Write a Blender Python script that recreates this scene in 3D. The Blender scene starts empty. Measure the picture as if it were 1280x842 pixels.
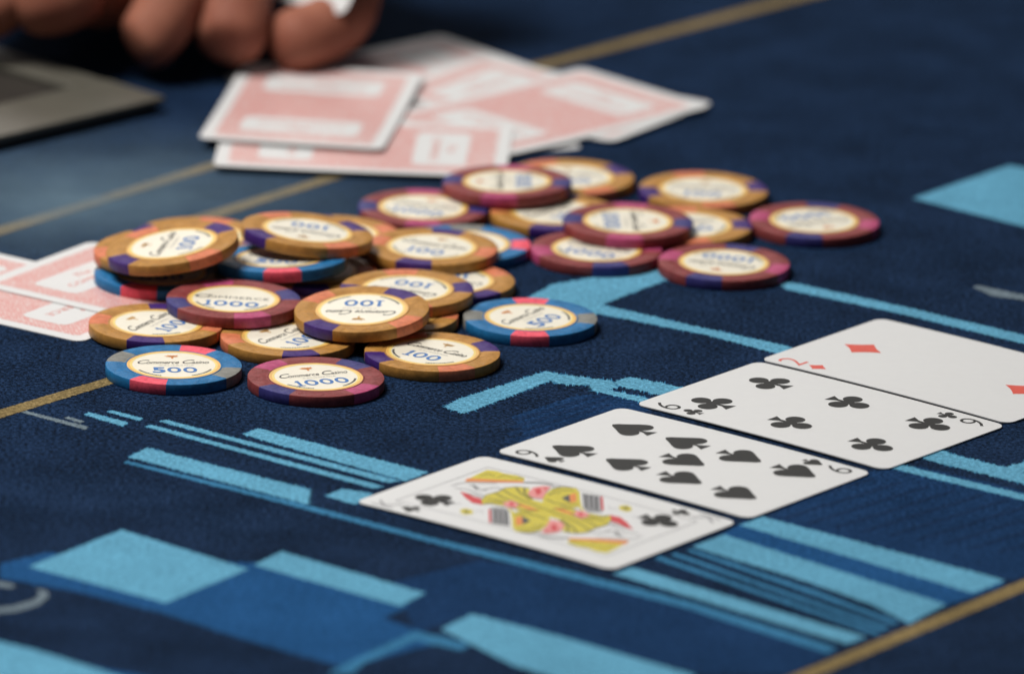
import bpy, bmesh, math, random
from mathutils import Vector, Matrix, noise
from mathutils.geometry import tessellate_polygon

random.seed(7)
sc = bpy.context.scene
MM = 0.001

# ------------------------------------------------------------------ camera
cam_d = bpy.data.cameras.new("camera")
cam = bpy.data.objects.new("camera", cam_d)
sc.collection.objects.link(cam)
sc.camera = cam
cam.location = (0.0, -2.97845, 0.902819)
_r, _u, _f = Vector((0.9996026, 0.0081772, 0.0269772)), Vector((-0.0281893, 0.2899681, 0.9566211)), Vector((0.0, 0.9570014, -0.2900834))
cam.rotation_euler = Matrix((( _r.x, _u.x, -_f.x), (_r.y, _u.y, -_f.y), (_r.z, _u.z, -_f.z))).to_euler()
cam_d.lens = 378.049
cam_d.sensor_width = 36
cam_d.clip_start = 0.5
cam_d.clip_end = 50
cam_d.dof.use_dof = True
cam_d.dof.focus_distance = 3.055
cam_d.dof.aperture_fstop = 9.2
cam_d.dof.aperture_blades = 9

# ------------------------------------------------------------------ light
world = bpy.data.worlds.new("World")
sc.world = world
world.use_nodes = True
bg = world.node_tree.nodes["Background"]
bg.inputs[0].default_value = (0.80, 0.86, 1.0, 1)
bg.inputs[1].default_value = 0.055
sc.view_settings.view_transform = 'Standard'
sc.view_settings.look = 'None'
sc.view_settings.exposure = 0.0
sc.view_settings.gamma = 1.0


def area(name, loc, target, sx, sy, power, col):
    d = bpy.data.lights.new(name, 'AREA')
    d.shape = 'RECTANGLE'
    d.size, d.size_y = sx, sy
    d.energy = power
    d.color = col
    o = bpy.data.objects.new(name, d)
    sc.collection.objects.link(o)
    o.location = loc
    o.rotation_euler = (Vector(target) - Vector(loc)).to_track_quat('-Z', 'Y').to_euler()
    return o


area("ceiling_light_far", (-0.35, 2.5, 1.35), (0, 0.05, 0), 1.3, 0.5, 7.5, (1.0, 0.965, 0.92))
area("ceiling_light_overhead", (-0.62, 0.02, 1.3), (-0.05, 0.05, 0), 0.55, 0.55, 26, (1.0, 0.97, 0.93))


# ------------------------------------------------------------------ helpers
def link(o):
    sc.collection.objects.link(o)
    return o


def mesh_obj(name, me, parent=None, mat=None, loc=None):
    o = link(bpy.data.objects.new(name, me))
    if parent is not None:
        o.parent = parent
    if mat is not None and len(me.materials) == 0:
        me.materials.append(mat)
    if loc is not None:
        o.location = loc
    return o


def bm_mesh(bm, name, mat=None, smooth=False):
    me = bpy.data.meshes.new(name)
    bm.to_mesh(me)
    bm.free()
    if smooth:
        for p in me.polygons:
            p.use_smooth = True
    if mat:
        me.materials.append(mat)
    return me


def thing(name, label, cat, group=None):
    o = link(bpy.data.objects.new(name, None))
    o.empty_display_size = 0.01
    o["label"] = label
    o["category"] = cat
    if group:
        o["group"] = group
    return o


def node_mat(name):
    m = bpy.data.materials.new(name)
    m.use_nodes = True
    nt = m.node_tree
    return m, nt, nt.nodes["Principled BSDF"]


def noise_node(nt, scale, detail=3.0, rough=0.6, vec=None):
    n = nt.nodes.new("ShaderNodeTexNoise")
    n.inputs["Scale"].default_value = scale
    n.inputs["Detail"].default_value = detail
    n.inputs["Roughness"].default_value = rough
    if vec is None:
        tc = nt.nodes.new("ShaderNodeTexCoord")
        vec = tc.outputs["Object"]
    nt.links.new(vec, n.inputs["Vector"])
    return n


def ramp(nt, fac, stops):
    r = nt.nodes.new("ShaderNodeValToRGB")
    while len(r.color_ramp.elements) < len(stops):
        r.color_ramp.elements.new(0.5)
    for e, (p, c) in zip(r.color_ramp.elements, stops):
        e.position = p
        e.color = (*c, 1)
    nt.links.new(fac, r.inputs[0])
    return r


def scaled(c, k):
    return tuple(min(1.0, x * k) for x in c)


def felt(name, col, sheen=0.05, contrast=0.5):
    m, nt, b = node_mat(name)
    fine = noise_node(nt, 820, 2, 0.85)
    big = noise_node(nt, 40, 3, 0.6)
    mix = nt.nodes.new("ShaderNodeMath")
    mix.operation = 'MULTIPLY_ADD'
    mix.inputs[1].default_value = 0.22
    nt.links.new(big.outputs[0], mix.inputs[0])
    nt.links.new(fine.outputs[0], mix.inputs[2])
    lo = scaled(col, 1 - contrast)
    hi = tuple(min(1, c * (1 + 1.5 * contrast) + 0.008) for c in col)
    r = ramp(nt, mix.outputs[0], [(0.48, lo), (0.61, col), (0.76, hi)])
    # sheen of grazing light at far left, painted into the colour, cloudy
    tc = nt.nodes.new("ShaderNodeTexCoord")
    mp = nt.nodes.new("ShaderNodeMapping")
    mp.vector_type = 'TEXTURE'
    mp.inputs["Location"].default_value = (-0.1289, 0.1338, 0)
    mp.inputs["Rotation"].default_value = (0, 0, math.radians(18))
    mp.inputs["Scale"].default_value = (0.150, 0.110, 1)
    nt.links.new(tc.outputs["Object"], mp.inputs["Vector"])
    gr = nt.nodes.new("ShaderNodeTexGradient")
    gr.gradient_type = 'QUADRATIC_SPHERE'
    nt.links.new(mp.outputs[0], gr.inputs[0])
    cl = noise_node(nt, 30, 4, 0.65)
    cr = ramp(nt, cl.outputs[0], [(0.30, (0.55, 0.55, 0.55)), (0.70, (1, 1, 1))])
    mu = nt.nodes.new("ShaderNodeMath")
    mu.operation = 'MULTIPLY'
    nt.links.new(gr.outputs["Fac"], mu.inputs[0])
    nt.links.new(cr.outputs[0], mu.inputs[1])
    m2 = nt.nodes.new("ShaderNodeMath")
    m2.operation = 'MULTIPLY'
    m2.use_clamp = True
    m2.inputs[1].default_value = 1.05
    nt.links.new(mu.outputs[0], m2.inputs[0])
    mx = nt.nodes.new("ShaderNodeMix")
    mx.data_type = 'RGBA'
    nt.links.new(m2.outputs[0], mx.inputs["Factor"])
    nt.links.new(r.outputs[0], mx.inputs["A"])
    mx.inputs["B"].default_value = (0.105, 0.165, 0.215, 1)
    nt.links.new(mx.outputs["Result"], b.inputs["Base Color"])
    b.inputs["Roughness"].default_value = 0.95
    b.inputs["Specular IOR Level"].default_value = 0.05
    b.inputs["Sheen Weight"].default_value = sheen
    b.inputs["Sheen Roughness"].default_value = 0.45
    b.inputs["Sheen Tint"].default_value = (0.45, 0.72, 1.0, 1)
    bn = noise_node(nt, 900, 3, 0.75)
    bp = nt.nodes.new("ShaderNodeBump")
    bp.inputs["Strength"].default_value = 0.45
    bp.inputs["Distance"].default_value = 0.0008
    nt.links.new(bn.outputs[0], bp.inputs["Height"])
    nt.links.new(bp.outputs[0], b.inputs["Normal"])
    return m


def clay(name, col, rough=0.48, spec=0.40, var=0.26):
    m, nt, b = node_mat(name)
    n = noise_node(nt, 420, 5, 0.7)
    r = ramp(nt, n.outputs[0], [(0.30, scaled(col, 1 - var)), (0.55, col), (0.78, tuple(min(1, c * (1 + var) + 0.01) for c in col))])
    nt.links.new(r.outputs[0], b.inputs["Base Color"])
    # rubbed and grimy patches left by handling
    gn = noise_node(nt, 150, 6, 0.75)
    gr = ramp(nt, gn.outputs[0], [(0.34, (0.72, 0.70, 0.68)), (0.50, (1, 1, 1)), (0.66, (1.0, 1.0, 1.0)), (0.80, (1.0, 0.97, 0.94))])
    mx = nt.nodes.new("ShaderNodeMix")
    mx.data_type = 'RGBA'
    mx.blend_type = 'MULTIPLY'
    mx.inputs["Factor"].default_value = 1.0
    nt.links.new(r.outputs[0], mx.inputs["A"])
    nt.links.new(gr.outputs[0], mx.inputs["B"])
    nt.links.new(mx.outputs["Result"], b.inputs["Base Color"])
    rr = ramp(nt, gn.outputs[0], [(0.35, (rough + 0.2,) * 3), (0.65, (rough - 0.04,) * 3)])
    nt.links.new(rr.outputs[0], b.inputs["Roughness"])
    b.inputs["Specular IOR Level"].default_value = spec
    bn = noise_node(nt, 900, 4, 0.65)
    bp = nt.nodes.new("ShaderNodeBump")
    bp.inputs["Strength"].default_value = 0.45
    bp.inputs["Distance"].default_value = 0.00018
    nt.links.new(bn.outputs[0], bp.inputs["Height"])
    nt.links.new(bp.outputs[0], b.inputs["Normal"])
    return m


def plain(name, col, rough=0.5, spec=0.4, var=0.05, scale=300):
    m, nt, b = node_mat(name)
    n = noise_node(nt, scale, 4, 0.6)
    r = ramp(nt, n.outputs[0], [(0.3, scaled(col, 1 - var)), (0.7, scaled(col, 1 + var))])
    nt.links.new(r.outputs[0], b.inputs["Base Color"])
    b.inputs["Roughness"].default_value = rough
    b.inputs["Specular IOR Level"].default_value = spec
    return m


M = {}
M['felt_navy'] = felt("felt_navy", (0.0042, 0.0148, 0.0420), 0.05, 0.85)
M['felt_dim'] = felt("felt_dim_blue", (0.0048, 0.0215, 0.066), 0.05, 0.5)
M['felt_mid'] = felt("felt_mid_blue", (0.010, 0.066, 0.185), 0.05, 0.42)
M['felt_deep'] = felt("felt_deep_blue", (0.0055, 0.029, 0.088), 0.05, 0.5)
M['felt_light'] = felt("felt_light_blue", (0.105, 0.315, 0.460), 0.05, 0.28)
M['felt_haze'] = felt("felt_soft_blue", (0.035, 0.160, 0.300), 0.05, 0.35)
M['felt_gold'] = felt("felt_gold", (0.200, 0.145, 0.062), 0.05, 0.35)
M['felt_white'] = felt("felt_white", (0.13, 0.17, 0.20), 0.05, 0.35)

M['ochre'] = clay("clay_ochre", (0.450, 0.215, 0.042))
M['purple'] = clay("clay_purple", (0.045, 0.012, 0.150))
M['peach'] = clay("clay_peach", (0.650, 0.190, 0.085))
M['blue'] = clay("clay_blue", (0.010, 0.155, 0.370))
M['pink'] = clay("clay_pink", (0.840, 0.090, 0.140))
M['grey'] = clay("clay_grey", (0.210, 0.210, 0.190))
M['maroon'] = clay("clay_maroon", (0.240, 0.042, 0.042))
M['magenta'] = clay("clay_magenta", (0.450, 0.060, 0.165))
M['navy'] = clay("clay_navy", (0.035, 0.032, 0.170))
M['cream'] = plain("inlay_cream", (0.80, 0.75, 0.62), 0.35, 0.5, 0.03)
M['gold'] = plain("inlay_gold", (0.74, 0.42, 0.10), 0.4, 0.5, 0.18, 180)
M['gold_pale'] = plain("inlay_gold_pale", (0.80, 0.60, 0.18), 0.4, 0.5, 0.12, 180)
M['ink'] = plain("ink_black", (0.045, 0.042, 0.042), 0.5, 0.4, 0.1)
M['ink_blue'] = plain("ink_blue", (0.045, 0.165, 0.430), 0.5, 0.4, 0.1)
M['ink_grey'] = plain("ink_grey", (0.30, 0.30, 0.30), 0.5, 0.4, 0.1)
M['ink_olive'] = plain("ink_emblem", (0.50, 0.28, 0.08), 0.5, 0.4, 0.2)
M['ink_orange'] = plain("ink_emblem_orange", (0.66, 0.24, 0.05), 0.5, 0.4, 0.2)
M['card'] = plain("card_stock_white", (0.665, 0.668, 0.665), 0.42, 0.35, 0.012)
M['card_red'] = plain("card_ink_red", (0.66, 0.075, 0.045), 0.4, 0.4, 0.05)
M['card_black'] = plain("card_ink_black", (0.022, 0.022, 0.021), 0.50, 0.22, 0.1)
M['c_yellow'] = plain("court_yellow", (0.56, 0.47, 0.02), 0.4, 0.4, 0.12, 900)
M['c_olive'] = plain("court_olive", (0.17, 0.15, 0.015), 0.4, 0.4, 0.1, 900)
M['c_orange'] = plain("court_orange", (0.66, 0.20, 0.03), 0.4, 0.4, 0.08, 900)
M['c_red'] = plain("court_red", (0.55, 0.02, 0.03), 0.4, 0.4, 0.05)
M['c_pink'] = plain("court_pink", (0.70, 0.25, 0.24), 0.4, 0.4, 0.05)
M['c_grey'] = plain("court_grey", (0.30, 0.30, 0.31), 0.4, 0.4, 0.08)
M['c_dark'] = plain("court_dark", (0.035, 0.035, 0.04), 0.4, 0.4, 0.08)
M['back_text'] = plain("card_back_text", (0.62, 0.14, 0.10), 0.4, 0.4, 0.06)


def back_material():
    m, nt, b = node_mat("card_back_lattice")
    tc = nt.nodes.new("ShaderNodeTexCoord")
    mp = nt.nodes.new("ShaderNodeMapping")
    mp.inputs["Rotation"].default_value = (0, 0, math.radians(45))
    nt.links.new(tc.outputs["Object"], mp.inputs["Vector"])
    v = nt.nodes.new("ShaderNodeTexVoronoi")
    v.inputs["Scale"].default_value = 950
    v.inputs["Randomness"].default_value = 0.55
    nt.links.new(mp.outputs[0], v.inputs["Vector"])
    n = noise_node(nt, 260, 3, 0.7)
    a = nt.nodes.new("ShaderNodeMath")
    a.operation = 'MULTIPLY_ADD'
    a.inputs[1].default_value = 0.5
    nt.links.new(n.outputs[0], a.inputs[0])
    nt.links.new(v.outputs["Distance"], a.inputs[2])
    r = ramp(nt, a.outputs[0], [(0.40, (0.62, 0.215, 0.195)), (0.62, (0.66, 0.32, 0.295)), (0.90, (0.68, 0.55, 0.53))])
    nt.links.new(r.outputs[0], b.inputs["Base Color"])
    b.inputs["Roughness"].default_value = 0.32
    b.inputs["Specular IOR Level"].default_value = 0.45
    return m


M['back'] = back_material()


def skin_material():
    m, nt, b = node_mat("skin")
    n = noise_node(nt, 45, 4, 0.6)
    r = ramp(nt, n.outputs[0], [(0.3, (0.23, 0.072, 0.045)), (0.7, (0.36, 0.140, 0.088))])
    nt.links.new(r.outputs[0], b.inputs["Base Color"])
    b.inputs["Roughness"].default_value = 0.68
    b.inputs["Specular IOR Level"].default_value = 0.25
    b.inputs["Subsurface Weight"].default_value = 0.15
    b.inputs["Subsurface Radius"].default_value = (0.006, 0.0025, 0.0012)
    b.inputs["Subsurface Scale"].default_value = 1.0
    bn = noise_node(nt, 300, 5, 0.6)
    bp = nt.nodes.new("ShaderNodeBump")
    bp.inputs["Strength"].default_value = 0.3
    bp.inputs["Distance"].default_value = 0.0006
    nt.links.new(bn.outputs[0], bp.inputs["Height"])
    nt.links.new(bp.outputs[0], b.inputs["Normal"])
    return m


M['skin'] = skin_material()
M['nail'] = plain("fingernail", (0.60, 0.36, 0.28), 0.3, 0.5, 0.05)
M['tray'] = plain("tray_beige", (0.095, 0.090, 0.072), 0.42, 0.5, 0.08, 60)
M['tray_dark'] = plain("tray_recess", (0.065, 0.066, 0.060), 0.5, 0.4, 0.1, 60)
M['tray_side'] = plain("tray_side", (0.030, 0.026, 0.022), 0.5, 0.4, 0.1, 60)

# ------------------------------------------------------------------ the table and its felt (setting)
# millimetres in the tables below; +y runs away from the camera, z = 0 is the top of the felt
bm = bmesh.new()
W2, D2, RC, TH = 1150, 620, 300, 12
ring = []
for cx, cy, a0 in ((W2 - RC, D2 - RC, 0), (-W2 + RC, D2 - RC, 90), (-W2 + RC, -D2 + RC, 180), (W2 - RC, -D2 + RC, 270)):
    for k in range(13):
        a = math.radians(a0 + 90 * k / 12)
        ring.append((cx + RC * math.cos(a), cy + RC * math.sin(a)))
top = [bm.verts.new((x * MM, y * MM, 0)) for x, y in ring]
mid = [bm.verts.new((x * 1.006 * MM, y * 1.008 * MM, -5 * MM)) for x, y in ring]
bot = [bm.verts.new((x * MM, y * MM, -TH * MM)) for x, y in ring]
bm.faces.new(top)
bm.faces.new(bot[::-1])
for a_, b_ in ((top, mid), (mid, bot)):
    for i in range(len(a_)):
        j = (i + 1) % len(a_)
        bm.faces.new((a_[j], a_[i], b_[i], b_[j]))
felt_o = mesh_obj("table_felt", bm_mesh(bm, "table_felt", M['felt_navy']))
felt_o["kind"] = "structure"
felt_o["label"] = "dark navy blue felt table cloth printed with light blue blocks and gold lines"

LV = {'felt_dim': 0.05, 'felt_deep': 0.02, 'felt_mid': 0.04, 'felt_haze': 0.06, 'felt_light': 0.08, 'felt_gold': 0.11, 'felt_white': 0.11}


def ragged(pts, step=0.30, amp=0.55, grow=0.0):
    """outline of a dyed patch: resampled, its edge broken into fine teeth that follow the nap of the cloth"""
    out = []
    n = len(pts)
    area2 = sum(pts[i][0] * pts[(i + 1) % n][1] - pts[(i + 1) % n][0] * pts[i][1] for i in range(n))
    sgn = 1 if area2 > 0 else -1
    for i in range(n):
        a, b = Vector(pts[i]), Vector(pts[(i + 1) % n])
        d = b - a
        L = d.length
        if L < 1e-6:
            continue
        nn = Vector((d.y, -d.x)) / L * sgn          # outwards
        lay = 1.0 if nn.y > 0 else -1.0
        k = max(1, int(L / step))
        for j in range(k):
            p = a + d * (j / k)
            w = noise.noise(Vector((p.x * 0.7, p.y * 0.7, 3.1))) * amp * 0.6
            q = random.random()
            t = (q ** 2.2 * 2.2 - 0.35) * amp if j % 2 else -q * 0.5 * amp
            if j == 0:
                w, t = w * 0.3, 0.0
            f = abs(nn.y)
            out.append((p.x + nn.x * (w + grow + t * (1 - f)), p.y + nn.y * (w + grow) + lay * t * f * 1.5))
    return out


def felt_print(name, pts, mat, amp, z, grow=0.0):
    vs = [Vector((x, y, 0)) for x, y in ragged(pts, 0.30, amp, grow)]
    me = bpy.data.meshes.new(name)
    fs = []
    for t in tessellate_polygon([vs]):
        a, b, c = (vs[i] for i in t)
        fs.append(tuple(t) if (b - a).cross(c - a).z > 0 else tuple(reversed(t)))
    me.from_pydata([(v.x * MM, v.y * MM, z * MM) for v in vs], [], fs)
    return mesh_obj(name, me, felt_o, M[mat])


PRINTS = [
    ("printed_panel", "felt_mid", 0.50, [(-136.2, -223.7), (-123.8, -212.8), (-104.1, -218.0), (-67.4, -216.7), (-25.3, -250.1), (-32.0, -260.9), (-14.7, -278.2), (-41.6, -303.1), (-69.6, -281.1), (-91.6, -261.5), (-115.8, -245.3), (-135.6, -236.1)]),
    ("printed_block", "felt_light", 0.35, [(-128.3, -225.7), (-104.8, -191.3), (-69.4, -222.5), (-90.4, -253.2)]),
    ("printed_stripe", "felt_light", 0.45, [(-67.8, -218.8), (-60.8, -206.3), (-21.4, -238.8), (-27.9, -250.4)]),
    ("printed_stripe", "felt_haze", 0.50, [(-45.7, -308.7), (-41.7, -300.5), (-23.7, -271.6), (-14.7, -276.2), (-8.7, -281.6), (-11.2, -285.9), (-23.1, -278.9), (-36.5, -298.7), (-39.4, -308.1)]),
    ("printed_stripe", "felt_light", 0.50, [(-16.5, -269.0), (-8.6, -255.4), (15.0, -272.2), (50.8, -301.5), (36.0, -326.2), (2.4, -296.6)]),
    ("printed_block", "felt_light", 0.40, [(-145.8, -281.8), (-123.9, -295.2), (-108.6, -307.7), (-93.4, -322.0), (-116.9, -352.4), (-142.3, -341.8)]),
    ("printed_panel", "felt_mid", 0.50, [(-108.6, -307.7), (-93.7, -314.9), (-67.9, -335.3), (-88.6, -337.1), (-93.4, -322.0)]),
    ("printed_stripe", "felt_light", 0.70, [(-105.6, -125.4), (-100.9, -116.8), (-54.5, -150.7), (-54.9, -163.8)]),
    ("printed_stripe", "felt_haze", 0.40, [(-107.0, -130.7), (-105.7, -129.1), (-55.0, -164.5), (-20.2, -190.6), (6.0, -207.9), (49.2, -239.3), (88.3, -275.0), (85.7, -279.9), (48.1, -244.9), (1.7, -211.1), (-21.1, -194.3), (-55.7, -168.2)]),
    ("printed_stripe", "felt_light", 0.60, [(-74.6, -101.6), (-70.7, -95.6), (-22.5, -131.7), (-28.3, -140.3)]),
    ("printed_stripe", "felt_light", 0.40, [(-98.5, -91.5), (-96.8, -89.8), (-29.9, -140.4), (-33.4, -142.2)]),
    ("printed_stripe", "felt_light", 0.40, [(-102.4, -96.7), (-100.6, -95.1), (-34.2, -145.9), (-37.3, -147.7)]),
    ("printed_stripe", "felt_light", 0.50, [(-50.1, -155.8), (-45.6, -149.2), (-37.2, -152.8), (-41.8, -162.6)]),
    ("printed_dash", "felt_light", 0.50, [(-119.9, -87.0), (-118.4, -85.0), (-107.2, -93.4), (-108.4, -97.3)]),
    ("printed_dash", "felt_light", 0.40, [(-113.5, -83.8), (-112.2, -82.5), (-103.4, -88.9), (-104.1, -91.6)]),
    ("printed_dash", "felt_white", 0.40, [(-137.7, -86.8), (-136.4, -85.2), (-118.0, -98.6), (-119.0, -101.3)]),
    ("printed_dash", "felt_white", 0.40, [(-125.3, -91.0), (-124.3, -89.7), (-119.4, -93.8), (-120.6, -95.4)]),
    ("printed_chevron", "felt_light", 0.90, [(-18.7, -70.6), (-15.4, -63.3), (9.9, -33.0), (14.0, -35.8), (28.9, -40.6), (30.5, -46.6), (27.8, -49.2), (43.7, -59.3), (42.8, -63.9), (23.7, -51.1), (22.8, -45.8), (14.1, -45.1), (11.3, -42.2), (-12.9, -76.1)]),
    ("printed_stripe", "felt_light", 0.90, [(30.1, -40.4), (34.2, -36.2), (52.9, -47.6), (47.8, -55.8), (36.9, -49.1), (30.5, -45.1)]),
    ("printed_panel", "felt_deep", 0.70, [(4.1, -91.9), (0.6, -77.1), (18.7, -55.5), (32.3, -51.1), (43.7, -57.7), (36.8, -73.7), (27.8, -82.1), (0.9, -111.0)]),
    ("printed_stripe", "felt_dim", 0.35, [(0.7, -80.2), (30.1, -48.2), (31.0, -50.4), (2.0, -82.3)]),
    ("printed_stripe", "felt_dim", 0.35, [(-0.2, -87.1), (29.1, -55.3), (30.0, -57.5), (1.2, -89.2)]),
    ("printed_stripe", "felt_dim", 0.35, [(-1.0, -93.9), (28.2, -62.3), (29.1, -64.5), (0.3, -96.1)]),
    ("printed_stripe", "felt_dim", 0.35, [(-1.9, -100.8), (27.3, -69.2), (28.2, -71.4), (-0.5, -102.9)]),
    ("printed_stripe", "felt_dim", 0.35, [(-2.7, -107.6), (26.4, -76.2), (27.3, -78.4), (-1.3, -109.7)]),
    ("printed_block", "felt_light", 0.70, [(4.4, 40.0), (11.3, 53.9), (24.3, 63.4), (42.5, 71.9), (45.3, 62.2), (38.6, 53.3), (25.9, 34.8), (51.1, 17.0), (81.0, -2.5), (77.7, -10.0), (55.7, 7.8), (25.0, 25.8), (17.3, 15.3), (6.3, 23.9)]),
    ("printed_stripe", "felt_light", 0.60, [(76.9, 63.7), (82.6, 62.6), (116.9, 39.7), (160.1, 7.6), (159.8, -1.2), (114.4, 33.7), (80.8, 55.8)]),
    ("printed_block", "felt_light", 0.30, [(120.4, 156.5), (151.1, 195.9), (167.4, 186.0), (164.7, 119.5)]),
    ("printed_dash", "felt_white", 0.40, [(135.5, 63.6), (137.0, 65.4), (155.0, 54.0), (154.8, 49.9), (140.9, 55.1)]),
    ("printed_stripe", "felt_light", 0.80, [(110.9, -98.4), (117.8, -90.2), (123.2, -100.2), (154.7, -125.4), (154.3, -135.0), (117.3, -107.5)]),
    ("printed_stripe", "felt_light", 0.60, [(99.4, -109.2), (101.7, -106.7), (153.9, -144.5), (153.7, -149.6), (110.3, -118.5)]),
    ("printed_block", "felt_light", 0.80, [(135.0, -116.2), (156.0, -94.2), (155.4, -109.1), (144.4, -115.4), (138.4, -119.6)]),
    ("printed_panel", "felt_deep", 0.60, [(65.0, -174.3), (99.1, -120.3), (114.9, -113.7), (154.1, -140.9), (151.7, -198.2), (136.8, -212.8), (72.8, -166.4)]),
    ("printed_stripe", "felt_dim", 0.35, [(67.4, -161.2), (101.3, -124.5), (102.1, -126.7), (68.2, -163.3)]),
    ("printed_stripe", "felt_dim", 0.35, [(74.8, -164.2), (108.8, -127.7), (109.6, -129.8), (75.6, -166.3)]),
    ("printed_stripe", "felt_dim", 0.35, [(82.2, -167.3), (116.2, -130.8), (117.1, -132.9), (83.1, -169.3)]),
    ("printed_stripe", "felt_dim", 0.35, [(89.6, -170.3), (123.7, -133.9), (124.5, -136.0), (90.5, -172.4)]),
    ("printed_stripe", "felt_dim", 0.35, [(97.0, -173.4), (131.1, -137.0), (132.0, -139.1), (97.9, -175.4)]),
    ("printed_stripe", "felt_dim", 0.35, [(104.4, -176.4), (138.6, -140.1), (139.4, -142.2), (105.2, -178.4)]),
    ("printed_stripe", "felt_dim", 0.35, [(111.8, -179.4), (146.0, -143.2), (146.8, -145.3), (112.6, -181.5)]),
    ("printed_stripe", "felt_dim", 0.35, [(119.1, -182.4), (153.4, -146.3), (154.2, -148.4), (119.9, -184.5)]),
    ("printed_stripe", "felt_dim", 0.35, [(126.5, -185.4), (160.8, -149.4), (161.6, -151.5), (127.3, -187.5)]),
    ("printed_stripe", "felt_dim", 0.35, [(133.8, -188.4), (168.2, -152.5), (168.9, -154.5), (134.6, -190.5)]),
    ("printed_stripe", "felt_dim", 0.35, [(141.1, -191.4), (175.5, -155.5), (176.3, -157.6), (141.9, -193.5)]),
    ("printed_stripe", "felt_dim", 0.35, [(148.4, -194.4), (182.9, -158.6), (183.6, -160.7), (149.2, -196.5)]),
    ("printed_panel", "felt_deep", 0.60, [(-43.1, -241.5), (-7.0, -209.1), (14.7, -215.5), (49.1, -242.8), (89.1, -277.0), (75.0, -298.1), (52.9, -300.0), (-8.6, -254.7), (-17.0, -265.0), (-23.2, -272.2), (-26.8, -250.3)]),
    ("printed_panel", "felt_mid", 0.50, [(65.1, -168.6), (134.9, -217.1), (117.9, -237.9), (92.4, -224.4), (57.2, -183.5)]),
    ("printed_stripe", "felt_light", 0.60, [(63.9, -171.5), (70.2, -163.8), (135.1, -213.7), (126.2, -225.5)]),
    ("printed_stripe", "felt_light", 0.60, [(50.8, -191.9), (59.5, -180.5), (118.4, -235.8), (108.0, -253.1), (99.4, -238.9), (83.2, -221.1)]),
    ("printed_stripe", "felt_haze", 0.30, [(49.1, -195.6), (50.2, -193.7), (83.7, -227.3), (105.3, -252.0), (103.9, -254.2), (82.0, -230.2)]),
    ("printed_stripe", "felt_haze", 0.30, [(44.7, -199.5), (46.0, -197.6), (102.8, -257.0), (101.2, -259.1)]),
    ("printed_stripe", "felt_haze", 0.30, [(40.3, -203.4), (41.8, -201.2), (100.6, -261.2), (99.0, -263.4)]),
    ("printed_stripe", "felt_light", 0.50, [(29.4, -217.7), (34.2, -211.7), (96.2, -265.6), (91.0, -271.5)]),
    ("gold_line", "felt_gold", 0.30, [(-24.5, -434.1), (70.5, -306.3), (144.9, -206.5), (371.4, 97.8), (370.4, 87.7), (144.5, -216.3), (75.9, -308.5), (-18.5, -434.8)]),
    ("gold_line", "felt_gold", 0.30, [(-303.6, -270.4), (-152.2, -94.6), (-114.7, -51.2), (-104.9, -40.2), (-104.6, -47.9), (-114.0, -58.1), (-151.7, -102.9), (-302.6, -279.7)]),
    ("gold_line", "felt_gold", 0.30, [(-340.6, -136.4), (-162.5, 87.5), (-93.0, 174.8), (-56.2, 220.5), (3.6, 296.6), (92.9, 396.0), (144.0, 451.4), (286.3, 605.6), (285.6, 595.5), (143.7, 440.0), (92.7, 386.0), (4.7, 289.1), (-56.0, 211.4), (-92.7, 166.0), (-161.9, 77.5), (-339.4, -146.6)]),
    ("gold_line", "felt_gold", 0.30, [(-100.3, 110.8), (-76.1, 140.5), (-48.5, 174.5), (-35.7, 179.4), (-20.9, 172.0), (-21.8, 165.7), (-35.6, 172.3), (-48.4, 166.5), (-75.8, 131.4), (-96.5, 104.3)]),
    ("printed_ring", "felt_white", 0.40, [(-138.1, -267.7), (-129.8, -264.2), (-124.5, -259.0), (-121.5, -251.3), (-122.6, -245.9), (-125.7, -244.8), (-124.2, -248.8), (-126.0, -254.4), (-130.5, -259.6), (-138.4, -263.0)]),
    ("printed_ring", "felt_white", 0.40, [(-139.7, -237.8), (-135.4, -239.5), (-132.3, -240.6), (-130.9, -243.2), (-132.5, -244.7), (-135.1, -243.6), (-139.5, -242.6)]),
]
for i, (nm, mat, amp, pts) in enumerate(PRINTS):
    if mat == 'felt_light':          # dye that bled a little past the edge
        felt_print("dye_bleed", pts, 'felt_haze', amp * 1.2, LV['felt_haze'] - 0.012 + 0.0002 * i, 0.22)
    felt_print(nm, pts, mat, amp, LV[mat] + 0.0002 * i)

# ------------------------------------------------------------------ flat print: lettering and simple shapes
_text = {}


def text_bm(s, size, shear=0.0, bold=0.0, sx=1.0, spacing=1.0, res=3):
    """lettering as a bmesh lying in z = 0, centred on the origin, cap height = size (mm)"""
    key = (s, size, shear, bold, sx, spacing)
    if key not in _text:
        cu = bpy.data.curves.new("lettering", 'FONT')
        cu.body = s
        cu.size = 1.0
        cu.shear = shear
        cu.offset = bold
        cu.space_character = spacing
        cu.resolution_u = res
        cu.align_x = 'CENTER'
        o = bpy.data.objects.new("lettering", cu)
        link(o)
        dg = bpy.context.evaluated_depsgraph_get()
        me = bpy.data.meshes.new_from_object(o.evaluated_get(dg))
        bpy.data.objects.remove(o)
        bpy.data.curves.remove(cu)
        k = size / 0.70
        x0, x1 = min(v.co.x for v in me.vertices), max(v.co.x for v in me.vertices)
        for v in me.vertices:
            v.co = ((v.co.x - (x0 + x1) / 2) * k * sx * MM, (v.co.y - 0.35) * k * MM, 0)
        _text[key] = me
    b = bmesh.new()
    b.from_mesh(_text[key])
    return b


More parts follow.
